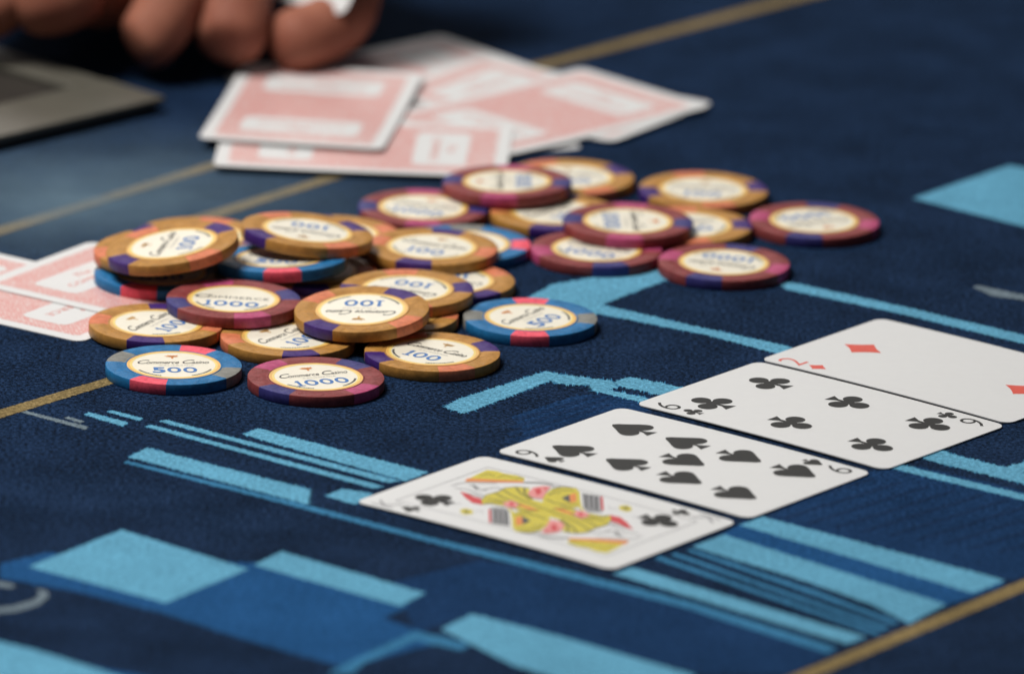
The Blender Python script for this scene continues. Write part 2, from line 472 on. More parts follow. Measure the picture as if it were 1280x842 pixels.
def poly_bm(polys):
    b = bmesh.new()
    for p in polys:
        vs = [Vector((x, y, 0)) for x, y in p]
        bv = [b.verts.new((x * MM, y * MM, 0)) for x, y in p]
        for t in tessellate_polygon([vs]):
            a, c, d = (vs[i] for i in t)
            tt = t if (c - a).cross(d - a).z > 0 else tuple(reversed(t))
            try:
                b.faces.new([bv[i] for i in tt])
            except ValueError:
                pass
    return b


def shift(b, x=0, y=0, z=0, rot=0):
    bmesh.ops.transform(b, matrix=Matrix.Translation((x * MM, y * MM, z * MM)) @ Matrix.Rotation(rot, 4, 'Z'), verts=b.verts)
    return b


def join(*bs):
    out = bmesh.new()
    for b in bs:
        t = bpy.data.meshes.new("t")
        b.to_mesh(t)
        b.free()
        out.from_mesh(t)
        bpy.data.meshes.remove(t)
    return out


def disc(r, n=24, cx=0, cy=0, sy=1.0):
    return [(cx + r * math.cos(2 * math.pi * i / n), cy + r * sy * math.sin(2 * math.pi * i / n)) for i in range(n)]


def annulus(b, r0, r1, z, n=72, a0=0, a1=360):
    closed = abs(a1 - a0) >= 360
    k = n if closed else n + 1
    A = [b.verts.new((r0 * MM * math.cos(math.radians(a0 + (a1 - a0) * i / n)), r0 * MM * math.sin(math.radians(a0 + (a1 - a0) * i / n)), z * MM)) for i in range(k)]
    B = [b.verts.new((r1 * MM * math.cos(math.radians(a0 + (a1 - a0) * i / n)), r1 * MM * math.sin(math.radians(a0 + (a1 - a0) * i / n)), z * MM)) for i in range(k)]
    for i in range(n):
        j = (i + 1) % k
        b.faces.new((A[i], B[i], B[j], A[j]))


# ------------------------------------------------------------------ casino chips
R, T = 19.5, 3.3
HALF = 16.6                       # half the angle an edge insert takes
PROFILE = [(13.9, 0.0), (19.15, 0.0), (19.4, 0.10), (19.5, 0.30), (19.5, T - 0.30), (19.4, T - 0.10), (19.15, T), (14.9, T), (14.55, T - 0.16), (13.9, T - 0.16)]


def sector(b, a0, a1, n):
    rows = []
    for i in range(n + 1):
        a = math.radians(a0 + (a1 - a0) * i / n)
        rows.append([b.verts.new((r * math.cos(a) * MM, r * math.sin(a) * MM, z * MM)) for r, z in PROFILE])
    for i in range(n):
        for j in range(len(PROFILE) - 1):
            f = b.faces.new((rows[i][j], rows[i + 1][j], rows[i + 1][j + 1], rows[i][j + 1]))
            f.smooth = True


def crisp(me):
    me.set_sharp_from_angle(angle=math.radians(28))
    return me


def chip_body(mat):
    b = bmesh.new()
    for q in range(4):
        sector(b, 90 * q + HALF, 90 * q + 90 - HALF, 15)
    # the plate under the inlay, closed top and bottom
    for z, flip in ((0.02, True), (T - 0.20, False)):
        vs = [b.verts.new((13.95 * MM * math.cos(2 * math.pi * i / 72), 13.95 * MM * math.sin(2 * math.pi * i / 72), z * MM)) for i in range(72)]
        b.faces.new(vs[::-1] if flip else vs)
    # raised mould ring just outside the inlay
    ringp = [(13.45, T - 0.19), (13.55, T - 0.05), (13.80, T - 0.05), (13.90, T - 0.19)]
    rows = []
    for i in range(72):
        a = 2 * math.pi * i / 72
        rows.append([b.verts.new((r * math.cos(a) * MM, r * math.sin(a) * MM, z * MM)) for r, z in ringp])
    for i in range(72):
        for j in range(3):
            f = b.faces.new((rows[(i + 1) % 72][j], rows[i][j], rows[i][j + 1], rows[(i + 1) % 72][j + 1]))
            f.smooth = True
    # small moulded marks round the rim
    for q in range(4):
        for k in (-22, 0, 22):
            a = math.radians(90 * q + 45 + k)
            c, s = math.cos(a), math.sin(a)
            p = [(-0.55, -0.9), (0.55, -0.9), (0.75, 0.2), (0, 1.1), (-0.75, 0.2)]
            vs, vt = [], []
            for u, v in p:
                rr = 16.9 + v
                x, y = rr * c - u * s, rr * s + u * c
                vs.append(b.verts.new((x * MM, y * MM, (T + 0.09) * MM)))
                rr = 16.9 + v * 1.25
                x, y = rr * c - u * 1.25 * s, rr * s + u * 1.25 * c
                vt.append(b.verts.new((x * MM, y * MM, (T - 0.01) * MM)))
            try:
                b.faces.new(vs)
                for i in range(5):
                    b.faces.new((vs[i], vt[i], vt[(i + 1) % 5], vs[(i + 1) % 5]))
            except ValueError:
                pass
    bmesh.ops.recalc_face_normals(b, faces=b.faces)
    return crisp(bm_mesh(b, "chip_body", mat))


def insert_mesh(mat):
    b = bmesh.new()
    sector(b, -HALF, HALF, 6)
    bmesh.ops.recalc_face_normals(b, faces=b.faces)
    return crisp(bm_mesh(b, "edge_insert", mat))


def inlay_mesh():
    b = bmesh.new()
    vs = [b.verts.new((13.40 * MM * math.cos(2 * math.pi * i / 64), 13.40 * MM * math.sin(2 * math.pi * i / 64), (T - 0.13) * MM)) for i in range(64)]
    lo = [b.verts.new((v.co.x, v.co.y, (T - 0.22) * MM)) for v in vs]
    b.faces.new(vs)
    for i in range(64):
        j = (i + 1) % 64
        b.faces.new((vs[j], vs[i], lo[i], lo[j]))
    return bm_mesh(b, "inlay", M['cream'])


ZI = T - 0.13


def ring_mesh():
    b = bmesh.new()
    annulus(b, 11.85, 12.55, ZI + 0.03, 72)
    me = bm_mesh(b, "inlay_ring", M['gold_pale'])
    b = bmesh.new()
    b.from_mesh(me)
    k = len(b.faces)
    annulus(b, 12.55, 13.40, ZI + 0.03, 72)
    b.faces.ensure_lookup_table()
    me2 = bpy.data.meshes.new("inlay_ring")
    for i, f in enumerate(b.faces):
        f.material_index = 0 if i < k else 1
    b.to_mesh(me2)
    b.free()
    me2.materials.append(M['gold_pale'])
    me2.materials.append(M['gold'])
    return me2


def emblem_mesh(mat):
    # a small spray of blades over a bar, as on the inlay above the house name
    polys = []
    for k, (a, L) in enumerate(((-62, 2.6), (-34, 2.3), (-8, 1.7), (22, 1.9), (48, 2.5), (70, 2.0))):
        t = math.radians(90 - a)
        c, s = math.cos(t), math.sin(t)
        polys.append([(0.25 * s, -0.25 * c), (L * 0.6 * c + 0.42 * s, L * 0.6 * s - 0.42 * c), (L * c, L * s), (L * 0.6 * c - 0.42 * s, L * 0.6 * s + 0.42 * c), (-0.25 * s, 0.25 * c)])
    polys.append([(-0.35, -1.5), (0.35, -1.5), (0.2, 0.3), (-0.2, 0.3)])
    return bm_mesh(shift(poly_bm(polys), 0, 7.6, ZI + 0.05), "emblem", mat)


def arc_marks():
    polys = []
    for a0, a1 in ((205, 246), (294, 335)):
        a = a0 + 0.0
        while a < a1:
            w = random.choice((1.8, 2.4, 3.0))
            c0, c1 = math.radians(a), math.radians(a + w)
            r0, r1 = 10.9, 11.55
            polys.append([(r0 * math.cos(c0), r0 * math.sin(c0)), (r1 * math.cos(c0), r1 * math.sin(c0)), (r1 * math.cos(c1), r1 * math.sin(c1)), (r0 * math.cos(c1), r0 * math.sin(c1))])
            a += w + 1.1
    return bm_mesh(shift(poly_bm(polys), 0, 0, ZI + 0.05), "rim_lettering", M['ink'])


def set_line(parts, width, gap=0.25):
    """pieces of lettering set one after another and scaled to a given width; ('gap', w) leaves a space"""
    x, out = 0.0, []
    for p in parts:
        if p[0] == 'gap':
            x += p[1]
            continue
        b, dy = p
        x0, x1 = min(v.co.x for v in b.verts) / MM, max(v.co.x for v in b.verts) / MM
        out.append(shift(b, x - x0, dy))
        x += x1 - x0 + gap
    b = join(*out)
    k = width / (x - gap)
    bmesh.ops.transform(b, matrix=Matrix.Diagonal((k, 1, 1, 1)), verts=b.verts)
    return shift(b, -width / 2)


def script_bm():
    # the house name in a slanting hand
    b = set_line([(text_bm("C", 3.7, 0.5, 0.002, 1.2), 0.5), ('gap', -1.5), (text_bm("ommerce", 2.7, 0.45, 0.008, 0.9, 0.97), 0.0), ('gap', 1.3),
                  (text_bm("C", 3.7, 0.5, 0.002, 1.2), 0.5), ('gap', -1.5), (text_bm("asino", 2.7, 0.45, 0.008, 0.9, 0.97), 0.0)], 20.5, -0.1)
    return shift(b, 0, 2.5, ZI + 0.05)


def figure(ch, h):
    """one bold slab-serif figure, h mm high, left edge at 0; returns polygons as (outer, inner) loops and its width"""
    if ch == '1':
        w = h * 0.46
        return poly_bm([[(x * h, (y - .5) * h) for x, y in p] for p in (
            [(.15, .12), (.33, .12), (.33, 1.0), (.15, 1.0)], [(.02, .70), (.15, .76), (.15, 1.0)], [(0, 0), (.48, 0), (.48, .12), (0, .12)])]), w
    if ch == '0':
        b = bmesh.new()
        A, B = [], []
        for i in range(28):
            t = 2 * math.pi * i / 28
            A.append(b.verts.new(((.40 + .20 * math.cos(t)) * h * MM, .33 * math.sin(t) * h * MM, 0)))
            B.append(b.verts.new(((.40 + .40 * math.cos(t)) * h * MM, .51 * math.sin(t) * h * MM, 0)))
        for i in range(28):
            j = (i + 1) % 28
            b.faces.new((A[i], B[i], B[j], A[j]))
        return b, h * 0.80
    b = text_bm('5', h, 0, 0.035, 1.15)
    return shift(b, h * 0.36), h * 0.72


def number_bm(s):
    h = 5.0
    x, out = 0.0, []
    for ch in s:
        b, w = figure(ch, h)
        out.append(shift(b, x, 0 if ch != '5' else 0))
        x += w + 0.55
    b = join(*out)
    return shift(b, -(x - 0.55) / 2, -4.9, ZI + 0.05)


KIND = {
    100: ('ochre', 'purple', 'peach', '100'),
    500: ('blue', 'pink', 'grey', '500'),
    1000: ('maroon', 'magenta', 'navy', '1000'),
}
NAMES = {100: 'hundred_chip', 500: 'five_hundred_chip', 1000: 'thousand_chip'}
INLAY, RINGM, ARC = inlay_mesh(), ring_mesh(), arc_marks()
EMB = {100: emblem_mesh(M['ink_olive']), 500: emblem_mesh(M['ink_orange']), 1000: emblem_mesh(M['ink_orange'])}
SCRIPT = bm_mesh(script_bm(), "script_lettering", M['ink'])
SUB = bm_mesh(shift(text_bm("CALIFORNIA", 0.85, 0, 0, 1.2, 1.25), 0.8, -0.55, ZI + 0.05), "small_lettering", M['ink_grey'])
CAPS = bm_mesh(shift(join(shift(text_bm("C", 3.2, 0.2, 0.005, 1.6), -9.0, 0.2), shift(text_bm("OMMERCE", 2.1, 0.0, 0.0, 1.25, 1.05), 1.2, -0.2)), 0, 1.4, ZI + 0.05), "caps_lettering", M['ink'])
BODY = {k: chip_body(M[v[0]]) for k, v in KIND.items()}
INS = {k: (insert_mesh(M[v[1]]), insert_mesh(M[v[2]])) for k, v in KIND.items()}
NUM = {k: bm_mesh(number_bm(v[3]), "denomination", M['ink_blue']) for k, v in KIND.items()}


def make_chip(kind, loc, n, spot, text, label, caps=False):
    """loc: centre of the underside (mm); n: axis; spot: angle of the first pair of inserts; text: angle of the lettering"""
    root = thing(NAMES[kind], label, "casino chip", GROUPS[kind])
    n = Vector(n).normalized()
    e1 = Vector((1, 0, 0)) - n * n.x
    e1.normalize()
    e2 = n.cross(e1)
    root.matrix_world = Matrix.Translation(Vector(loc) * MM) @ Matrix(((e1.x, e2.x, n.x, 0), (e1.y, e2.y, n.y, 0), (e1.z, e2.z, n.z, 0), (0, 0, 0, 1)))
    sp = math.radians(spot)
    o = mesh_obj("body", BODY[kind], root)
    o.rotation_euler.z = sp
    for q in range(4):
        o = mesh_obj("edge_insert", INS[kind][q % 2], root)
        o.rotation_euler.z = sp + q * math.pi / 2
    i = mesh_obj("inlay", INLAY, root)
    i.rotation_euler.z = math.radians(text)
    mesh_obj("inlay_ring", RINGM, i)
    mesh_obj("denomination", NUM[kind], i)
    mesh_obj("rim_lettering", ARC, i)
    if caps:
        mesh_obj("caps_lettering", CAPS, i)
    else:
        mesh_obj("script_lettering", SCRIPT, i)
        mesh_obj("small_lettering", SUB, i)
        mesh_obj("emblem", EMB[kind], i)
    return root


GROUPS = {100: "ochre 100 chips spilled in the pot", 500: "blue 500 chips spilled in the pot", 1000: "maroon 1000 chips spilled in the pot"}
CHIPS = [
    (500, (-103.45, 42.99, 0.6), (0.0, 0.0, 1.0), -108, 6, False, "blue 500 chip under the two leftmost stacked ochre chips, on the face-down cards"),
    (100, (-93.43, 84.45, 0.0), (0.0, 0.0, 1.0), -15, 25, False, "ochre 100 chip lying behind the leftmost stacked pair, mostly hidden"),
    (100, (-59.49, 51.62, 0.0), (0.0, 0.0, 1.0), -89, 6, False, "ochre 100 chip buried in the middle of the heap, only its right rim showing"),
    (100, (-53.71, 90.29, 0.0), (0.0, 0.0, 1.0), 110, 6, False, "ochre 100 chip peeking out behind the tilted ochre chip at the back left"),
    (1000, (-27.8, 121.04, 0.0), (0.0, 0.0, 1.0), 91, -19, False, "maroon 1000 chip flat on the felt, just below the left end of the face-down fan"),
    (500, (-14.7, 84.21, 0.0), (0.0, 0.0, 1.0), -1, -31, False, "blue 500 chip mostly hidden under an ochre chip, pink insert at its right end"),
    (100, (16.19, 158.89, 0.0), (0.0, 0.0, 1.0), 31, 6, False, "ochre 100 chip touching the face-down cards, partly behind the topmost maroon chip"),
    (100, (11.9, 120.02, 0.0), (0.0, 0.0, 1.0), -97, 50, False, "ochre 100 chip lying between the two raised maroon chips, purple insert in front"),
    (1000, (24.34, 82.06, 0.0), (0.0, 0.0, 1.0), 13, -25, False, "maroon 1000 chip flat on the felt, half under another maroon chip"),
    (100, (51.42, 110.27, 0.0), (0.0, 0.0, 1.0), 6, 25, False, "ochre 100 chip wedged between the raised maroon chip and the far right chips"),
    (100, (56.62, 149.02, 0.0), (0.0, 0.0, 1.0), -165, -5, False, "ochre 100 chip farthest back at right, peach insert facing front"),
    (1000, (89.6, 118.71, 0.0), (0.0, 0.0, 1.0), -10, -150, False, "maroon 1000 chip lying apart, rightmost of all the chips"),
    (1000, (62.05, 71.7, 0.0), (0.0, 0.0, 1.0), 161, 163, False, "maroon 1000 chip lying on the corner of the light blue print, right of the heap"),
    (100, (-19.06, 45.35, 0.0), (0.0, 0.0, 1.0), -54, 175, False, "ochre 100 chip under the right side of an ochre chip, peach insert at far right"),
    (100, (-35.19, 9.73, 0.0), (0.0, 0.0, 1.0), 94, 6, False, "ochre 100 chip showing only a sliver between stacked ochre chips and the front ochre chip"),
    (100, (-102.75, -8.51, 0.6), (0.0, 0.0, 1.0), -97, 62, False, "ochre 100 chip under a maroon chip at the left, right behind the front blue chip"),
    (100, (-64.42, -16.24, 0.0), (0.0, 0.0, 1.0), -77, 56, False, "ochre 100 chip directly behind the front maroon chip, partly covered from both sides"),
    (500, (-96.18, -47.25, 0.0), (0.0, 0.0, 1.0), -111, 6, False, "blue 500 chip in the front left with upright lettering and pink insert"),
    (1000, (-55.41, -54.96, 0.0), (0.0, 0.0, 1.0), 142, 21, False, "maroon 1000 chip nearest the camera with readable lettering, right of the front blue chip"),
    (100, (-22.71, -27.33, 0.0), (0.0, 0.0, 1.0), -157, -33, False, "ochre 100 chip flat at the front right of the heap with slanting lettering"),
    (500, (5.17, 9.79, 0.0), (0.0, 0.0, 1.0), -90, 58, False, "blue 500 chip lying on its own right of the heap, pink inserts front and back"),
    (1000, (-80.98, 7.09, 3.8), (0.0, 0.0, 1.0), 109, -6, True, "maroon 1000 chip with capital lettering resting on two ochre chips, centre left"),
    (500, (-68.32, 46.74, 5.0), (-0.0444, 0.0584, 0.9973), -87, -12, False, "blue 500 chip raised under the tilted ochre chip, pink insert facing front"),
    (100, (-103.95, 52.14, 6.1), (-0.0935, -0.0072, 0.9956), -78, -12, False, "ochre 100 chip directly under the leftmost top chip, only its left rim showing"),
    (100, (-99.68, 38.24, 10.85), (-0.1582, -0.0359, 0.9868), -146, 77, False, "ochre 100 chip tilted on top of the leftmost stack, lettering turned sideways"),
    (100, (-61.31, 59.8, 9.75), (0.0805, 0.0263, 0.9964), -144, 172, False, "ochre 100 chip tilted to the right on top of the blue chip, lettering upside down"),
    (100, (-24.38, 68.67, 3.2), (0.0, 0.0, 1.0), -106, -22, False, "ochre 100 chip lying on the mostly hidden blue chip, purple insert facing front"),
    (1000, (-2.68, 138.64, 3.75), (-0.0272, 0.0254, 0.9993), -97, 90, False, "maroon 1000 chip raised on others right in front of the face-down fan"),
    (1000, (33.61, 101.56, 3.2), (0.0, 0.0, 1.0), -93, -87, False, "maroon 1000 chip raised on another maroon chip, lettering sideways, in the far right group"),
    (100, (-30.96, 23.77, 3.45), (-0.0103, -0.0059, 0.9999), 7, 158, False, "ochre 100 chip behind the large stacked ochre chip, lettering upside down"),
    (100, (-43.42, -5.25, 5.6), (-0.051, -0.0604, 0.9969), -131, 174, False, "ochre 100 chip on top at front middle, looks largest, tilted forwards, lettering upside down"),
]
for kind, loc, n, spot, text, caps, label in CHIPS:
    make_chip(kind, loc, n, spot, text, label, caps)

# ------------------------------------------------------------------ playing cards
CW, CL, CT, CR = 57.15, 88.9, 0.30, 3.2


def card_outline(w=CW, l=CL, r=CR, n=6):
    out = []
    for cx, cy, a0 in ((w / 2 - r, l / 2 - r, 0), (-w / 2 + r, l / 2 - r, 90), (-w / 2 + r, -l / 2 + r, 180), (w / 2 - r, -l / 2 + r, 270)):
        for k in range(n + 1):
            a = math.radians(a0 + 90 * k / n)
            out.append((cx + r * math.cos(a), cy + r * math.sin(a)))
    return out


def bend(b, bow, tiltx=0.0):
    """cut across the card and lift it into a shallow curve along its length"""
    if abs(bow) > 1e-4:
        for k in range(-7, 8):
            y = k * 5.6 * MM
            bmesh.ops.bisect_plane(b, geom=b.verts[:] + b.edges[:] + b.faces[:], dist=1e-7, plane_co=(0, y, 0), plane_no=(0, 1, 0))
        for v in b.verts:
            t = v.co.y / (CL / 2 * MM)
            v.co.z += bow * MM * ((t * t) if bow > 0 else (-(1 - t * t)))
    return b


def card_stock(bow):
    b = bmesh.new()
    o = card_outline()
    tp = [b.verts.new((x * MM, y * MM, CT * MM)) for x, y in o]
    bt = [b.verts.new((x * MM, y * MM, 0)) for x, y in o]
    b.faces.new(tp)
    b.faces.new(bt[::-1])
    for i in range(len(o)):
        j = (i + 1) % len(o)
        b.faces.new((tp[j], tp[i], bt[i], bt[j]))
    return bm_mesh(bend(b, bow), "card_stock", M['card'])


def pip_shape(suit, s):
    """outline polygons of a suit mark s mm high, point up, centred"""
    if suit == 'diamond':
        pts = []
        for (x0, y0), (x1, y1) in (((0, .5), (.40, 0)), ((.40, 0), (0, -.5)), ((0, -.5), (-.40, 0)), ((-.40, 0), (0, .5))):
            for k in range(5):
                t = k / 5
                q = 1 - 0.10 * math.sin(math.pi * t)
                pts.append(((x0 + (x1 - x0) * t) * q, (y0 + (y1 - y0) * t) * q))
        polys = [pts]
    elif suit == 'spade':
        pts = [(0, .52)]
        for k in range(1, 7):
            t = k / 7
            pts.append((.06 + .36 * t ** 1.15, .52 - .50 * t))
        for k in range(0, 9):
            a = math.radians(25 - 175 * k / 8)
            pts.append((.235 + .215 * math.cos(a), -.10 + .20 * math.sin(a)))
        pts.append((.035, -.16))
        L = pts + [(-x, y) for x, y in pts[:0:-1]]
        polys = [L, [(-.035, -.10), (.035, -.10), (.05, -.30), (.17, -.50), (-.17, -.50), (-.05, -.30)]]
    else:
        polys = [disc(.205, 20, 0, .27), disc(.205, 20, -.245, -.09), disc(.205, 20, .245, -.09), [(-.09, .12), (.09, .12), (.12, -.1), (-.12, -.1)],
                 [(-.05, -.05), (.05, -.05), (.05, -.30), (.17, -.50), (-.17, -.50), (-.05, -.30)]]
    return [[(x * s, y * s) for x, y in p] for p in polys]


def pose(root, c, ang, z, tilt=None):
    root.location = (c[0] * MM, c[1] * MM, z * MM)
    root.rotation_euler = (0, 0, ang)
    if tilt:
        root.rotation_mode = 'XYZ'
        root.rotation_euler = (tilt[0], tilt[1], ang)


ZP = CT + 0.03


def stacked(polys, z):
    """overlapping outlines of one ink, each a hair above the last"""
    return join(*[shift(poly_bm([p]), 0, 0, z + 0.002 * i) for i, p in enumerate(polys)])


def face_card(name, label, c, ang, rank, suit, places, bow, z=0.25, pip=14.0):
    root = thing(name, label, "playing card", "face-up community cards in a row")
    pose(root, c, ang, z)
    mesh_obj("card_stock", card_stock(bow), root)
    ink = M['card_red'] if suit == 'diamond' else M['card_black']
    for s in (0, math.pi):
        tb = shift(text_bm(rank, 8.6, 0, -0.008, 0.95), -CW / 2 + 4.6, CL / 2 - 8.2, ZP)
        bmesh.ops.transform(tb, matrix=Matrix.Rotation(s, 4, 'Z'), verts=tb.verts)
        mesh_obj("index_number", bm_mesh(bend(tb, bow), "index_number", ink), root)
        pb = shift(stacked(pip_shape(suit, 6.4), 0), -CW / 2 + 4.8, CL / 2 - 17.2, ZP)
        bmesh.ops.transform(pb, matrix=Matrix.Rotation(s, 4, 'Z'), verts=pb.verts)
        mesh_obj("small_pip", bm_mesh(bend(pb, bow), "small_pip", ink), root)
    for x, y, flip in places:
        pb = shift(stacked(pip_shape(suit, pip), 0), x, y, ZP, math.pi if flip else 0)
        mesh_obj("pip", bm_mesh(bend(pb, bow), "pip", ink), root)
    return root


NINE = [(sx * 13.6, y, y < 0) for sx in (-1, 1) for y in (28.5, 9.5, -9.5, -28.5)] + [(0, 0, True)]
SIX = [(sx * 13.4, y, f) for sx in (-1, 1) for y, f in ((28.6, False), (0, True), (-28.6, True))]
TWO = [(0, 29.0, False), (0, -29.0, True)]
FC = [((10.7, -166.2), 0.9189), ((48.8, -117.2), 0.9087), ((87.9, -69.1), 0.8989), ((124.1, -22.5), 0.8968)]
face_card("two_of_diamonds", "white two of diamonds, rightmost community card, cut off by the picture edge", *FC[3], "2", "diamond", TWO, -0.5, 0.25, 13.5)
face_card("six_of_clubs", "white six of clubs lying between the two of diamonds and the nine of spades", *FC[2], "6", "club", SIX, -0.5)
face_card("nine_of_spades", "white nine of spades lying between the six of clubs and the court card", *FC[1], "9", "spade", NINE, -0.5)


# the figure on the court card, one half (mm from the card's centre); the other half is the same turned round
COURT = [
    ("crown_gold", "c_yellow", 0.02, 0, [[(7.59, 33.44), (13.36, 34.41), (18.38, 34.89), (19.28, 32.16), (18.78, 29.19), (19.55, 25.51), (19.14, 22.23), (16.37, 20.43), (11.76, 26.30)]]),
    ("crown_band", "c_orange", 0.04, 0, [[(6.76, 33.48), (8.65, 34.04), (12.70, 27.03), (16.84, 20.79), (15.31, 19.83), (10.71, 25.48), (5.71, 32.65)]]),
    ("crown_shade", "c_olive", 0.05, 0.35, [[(12.21, 32.37), (15.79, 32.87), (14.97, 29.38)], [(14.11, 28.13), (17.75, 28.11), (16.94, 24.62)], [(16.30, 23.56), (18.87, 23.84), (17.90, 21.83)]]),
    ("hair_stroke", "c_grey", 0.02, 0.55, [[(0.16, 33.22), (3.32, 32.84), (5.25, 32.06), (6.69, 29.19), (9.89, 24.85)], [(15.02, 19.72), (17.84, 16.22), (18.96, 11.96)], [(-0.85, 31.28), (0.19, 27.54), (-0.60, 24.06), (-1.32, 20.94)], [(3.53, 29.57), (3.73, 26.31), (1.72, 25.88), (2.92, 22.84)], [(3.09, 24.39), (7.09, 22.66), (6.60, 20.58)]]),
    ("hair_dark", "c_dark", 0.03, 0.45, [[(15.91, 19.84), (19.04, 16.00), (19.35, 12.83)], [(-2.79, 26.00), (-2.84, 23.46), (-2.55, 20.55)], [(4.60, 29.28), (3.73, 27.17), (2.11, 26.76)], [(17.95, 11.75), (19.31, 9.40), (20.91, 7.23)]]),
    ("sleeve", "c_red", 0.04, 0, [[(-2.66, 28.03), (-2.67, 25.87), (-3.92, 22.04), (-3.86, 19.81), (-5.63, 17.41), (-8.35, 15.63), (-8.74, 18.85), (-6.43, 23.03)]]),
    ("robe", "c_yellow", 0.06, 0, [[(-5.10, 18.56), (-0.87, 20.45), (4.63, 19.90), (8.03, 20.55), (10.99, 18.87), (12.26, 15.31), (7.36, 11.52), (4.48, 8.16), (4.57, 4.83), (4.07, 1.06), (-1.56, -1.20), (-5.00, 0.82), (-5.12, 5.24), (-5.09, 10.36), (-5.97, 14.77), (-7.89, 15.99)]]),
    ("robe_lobe", "c_yellow", 0.07, 0, [[(10.17, 8.47), (16.07, 10.30), (19.08, 9.22), (20.95, 5.44), (16.69, 1.39), (8.24, -4.98), (4.21, -4.47), (1.31, -3.89), (-1.56, -1.20), (4.14, 4.22), (7.18, 6.96)]]),
    ("robe_fold", "c_olive", 0.09, 0.62, [[(6.21, 19.71), (4.01, 15.16), (1.80, 8.91), (0.19, 0.32)], [(10.46, 18.57), (7.28, 14.86), (3.83, 8.22)], [(-2.71, 18.56), (-2.21, 15.43), (-1.52, 11.43), (-2.81, 7.03)], [(2.36, 19.55), (0.55, 15.02), (-0.57, 9.33), (-2.23, 2.96)], [(11.70, 16.57), (7.61, 13.41), (5.06, 8.61)], [(14.90, 9.40), (16.73, 7.41), (18.40, 4.73)], [(7.10, 5.31), (6.19, 1.56), (7.15, -1.65), (9.52, -3.78)], [(10.96, 7.61), (13.34, 7.63), (14.32, 6.13)], [(1.18, -1.17), (3.69, -2.62), (5.98, -4.24)], [(-6.23, 16.55), (-3.60, 14.34), (-2.93, 11.46)]]),
    ("robe_outline", "c_dark", 0.10, 0.28, [[(-5.10, 18.56), (-0.87, 20.45), (4.63, 19.90), (8.03, 20.55), (10.99, 18.87), (12.50, 15.49)], [(16.07, 10.30), (19.08, 9.22), (21.19, 5.62)], [(-8.12, 15.81), (-6.20, 14.59), (-5.32, 10.18), (-5.35, 5.06), (-5.23, 0.64)]]),
    ("robe_orange", "c_orange", 0.11, 0, [[(14.83, 3.41), (17.25, 2.95), (11.37, -1.91), (9.22, -1.30)], [(-0.96, 8.47), (-0.99, 5.05), (-1.94, 0.93), (-3.24, 1.05), (-3.22, 4.46), (-2.24, 7.70)]]),
    ("robe_shadow", "c_dark", 0.12, 0, [[(10.77, 3.05), (15.07, 3.59), (9.16, -1.24)]]),
    ("rosette", "c_pink", 0.14, 0, [[(8.22, 12.75), (13.11, 14.83), (16.23, 13.83), (17.29, 11.59), (12.28, 9.42), (6.83, 6.47), (6.02, 8.21), (6.12, 10.27)], [(-3.69, 12.29), (0.00, 12.16), (-0.98, 8.91), (-4.52, 6.73), (-5.82, 9.22)]]),
    ("rosette_heart", "c_red", 0.16, 0, [[(12.01, 13.41), (14.28, 13.12), (11.08, 10.08), (8.36, 9.57)], [(-1.64, 11.57), (-1.24, 10.06), (-4.03, 8.35), (-4.06, 9.46)], [(15.12, 12.64), (16.15, 11.96), (13.62, 10.79)]]),
    ("striped_panel", "c_grey", 0.02, 0, [[(-9.26, 12.31), (-7.23, 9.25), (-8.58, 6.85), (-18.49, -1.18), (-19.92, 3.78)]]),
    ("panel_stripe", "c_dark", 0.05, 0, [[(-9.16, 10.92), (-8.79, 10.30), (-19.17, 2.11), (-19.42, 2.82)], [(-8.71, 9.57), (-8.52, 8.93), (-18.95, 0.60), (-19.09, 1.39)], [(-8.56, 8.11), (-8.65, 7.36), (-18.56, -0.68), (-18.75, -0.04)]]),
    ("panel_outline", "c_dark", 0.06, 0.4, [[(-9.03, 12.49), (-6.89, 9.52), (-8.29, 6.96), (-18.62, -1.46)]]),
    ("panel_edge", "c_red", 0.06, 0, [[(-10.49, 11.93), (-10.06, 11.46), (-19.57, 3.83), (-19.76, 4.47)]]),
    ("panel_trim", "c_yellow", 0.10, 0.75, [[(-6.26, 8.20), (-7.50, 6.11), (-13.00, 1.38), (-19.17, -3.63)]]),
    ("flower", "c_yellow", 0.02, 0, [[(-15.73, 17.62), (-13.81, 17.26), (-13.92, 14.79), (-16.32, 12.69), (-18.52, 13.80), (-17.76, 15.97)]]),
    ("flower_eye", "c_olive", 0.04, 0, [[(-15.72, 16.33), (-14.70, 15.65), (-16.42, 14.08), (-17.50, 14.82)]]),
    ("leaf_stroke", "c_grey", 0.02, 0.3, [[(-14.53, 13.75), (-12.86, 12.79), (-13.86, 10.88)], [(-11.88, 23.77), (-12.05, 21.36), (-10.98, 21.06)], [(-11.52, 32.02), (-11.94, 25.99), (-12.65, 22.02)]]),
]


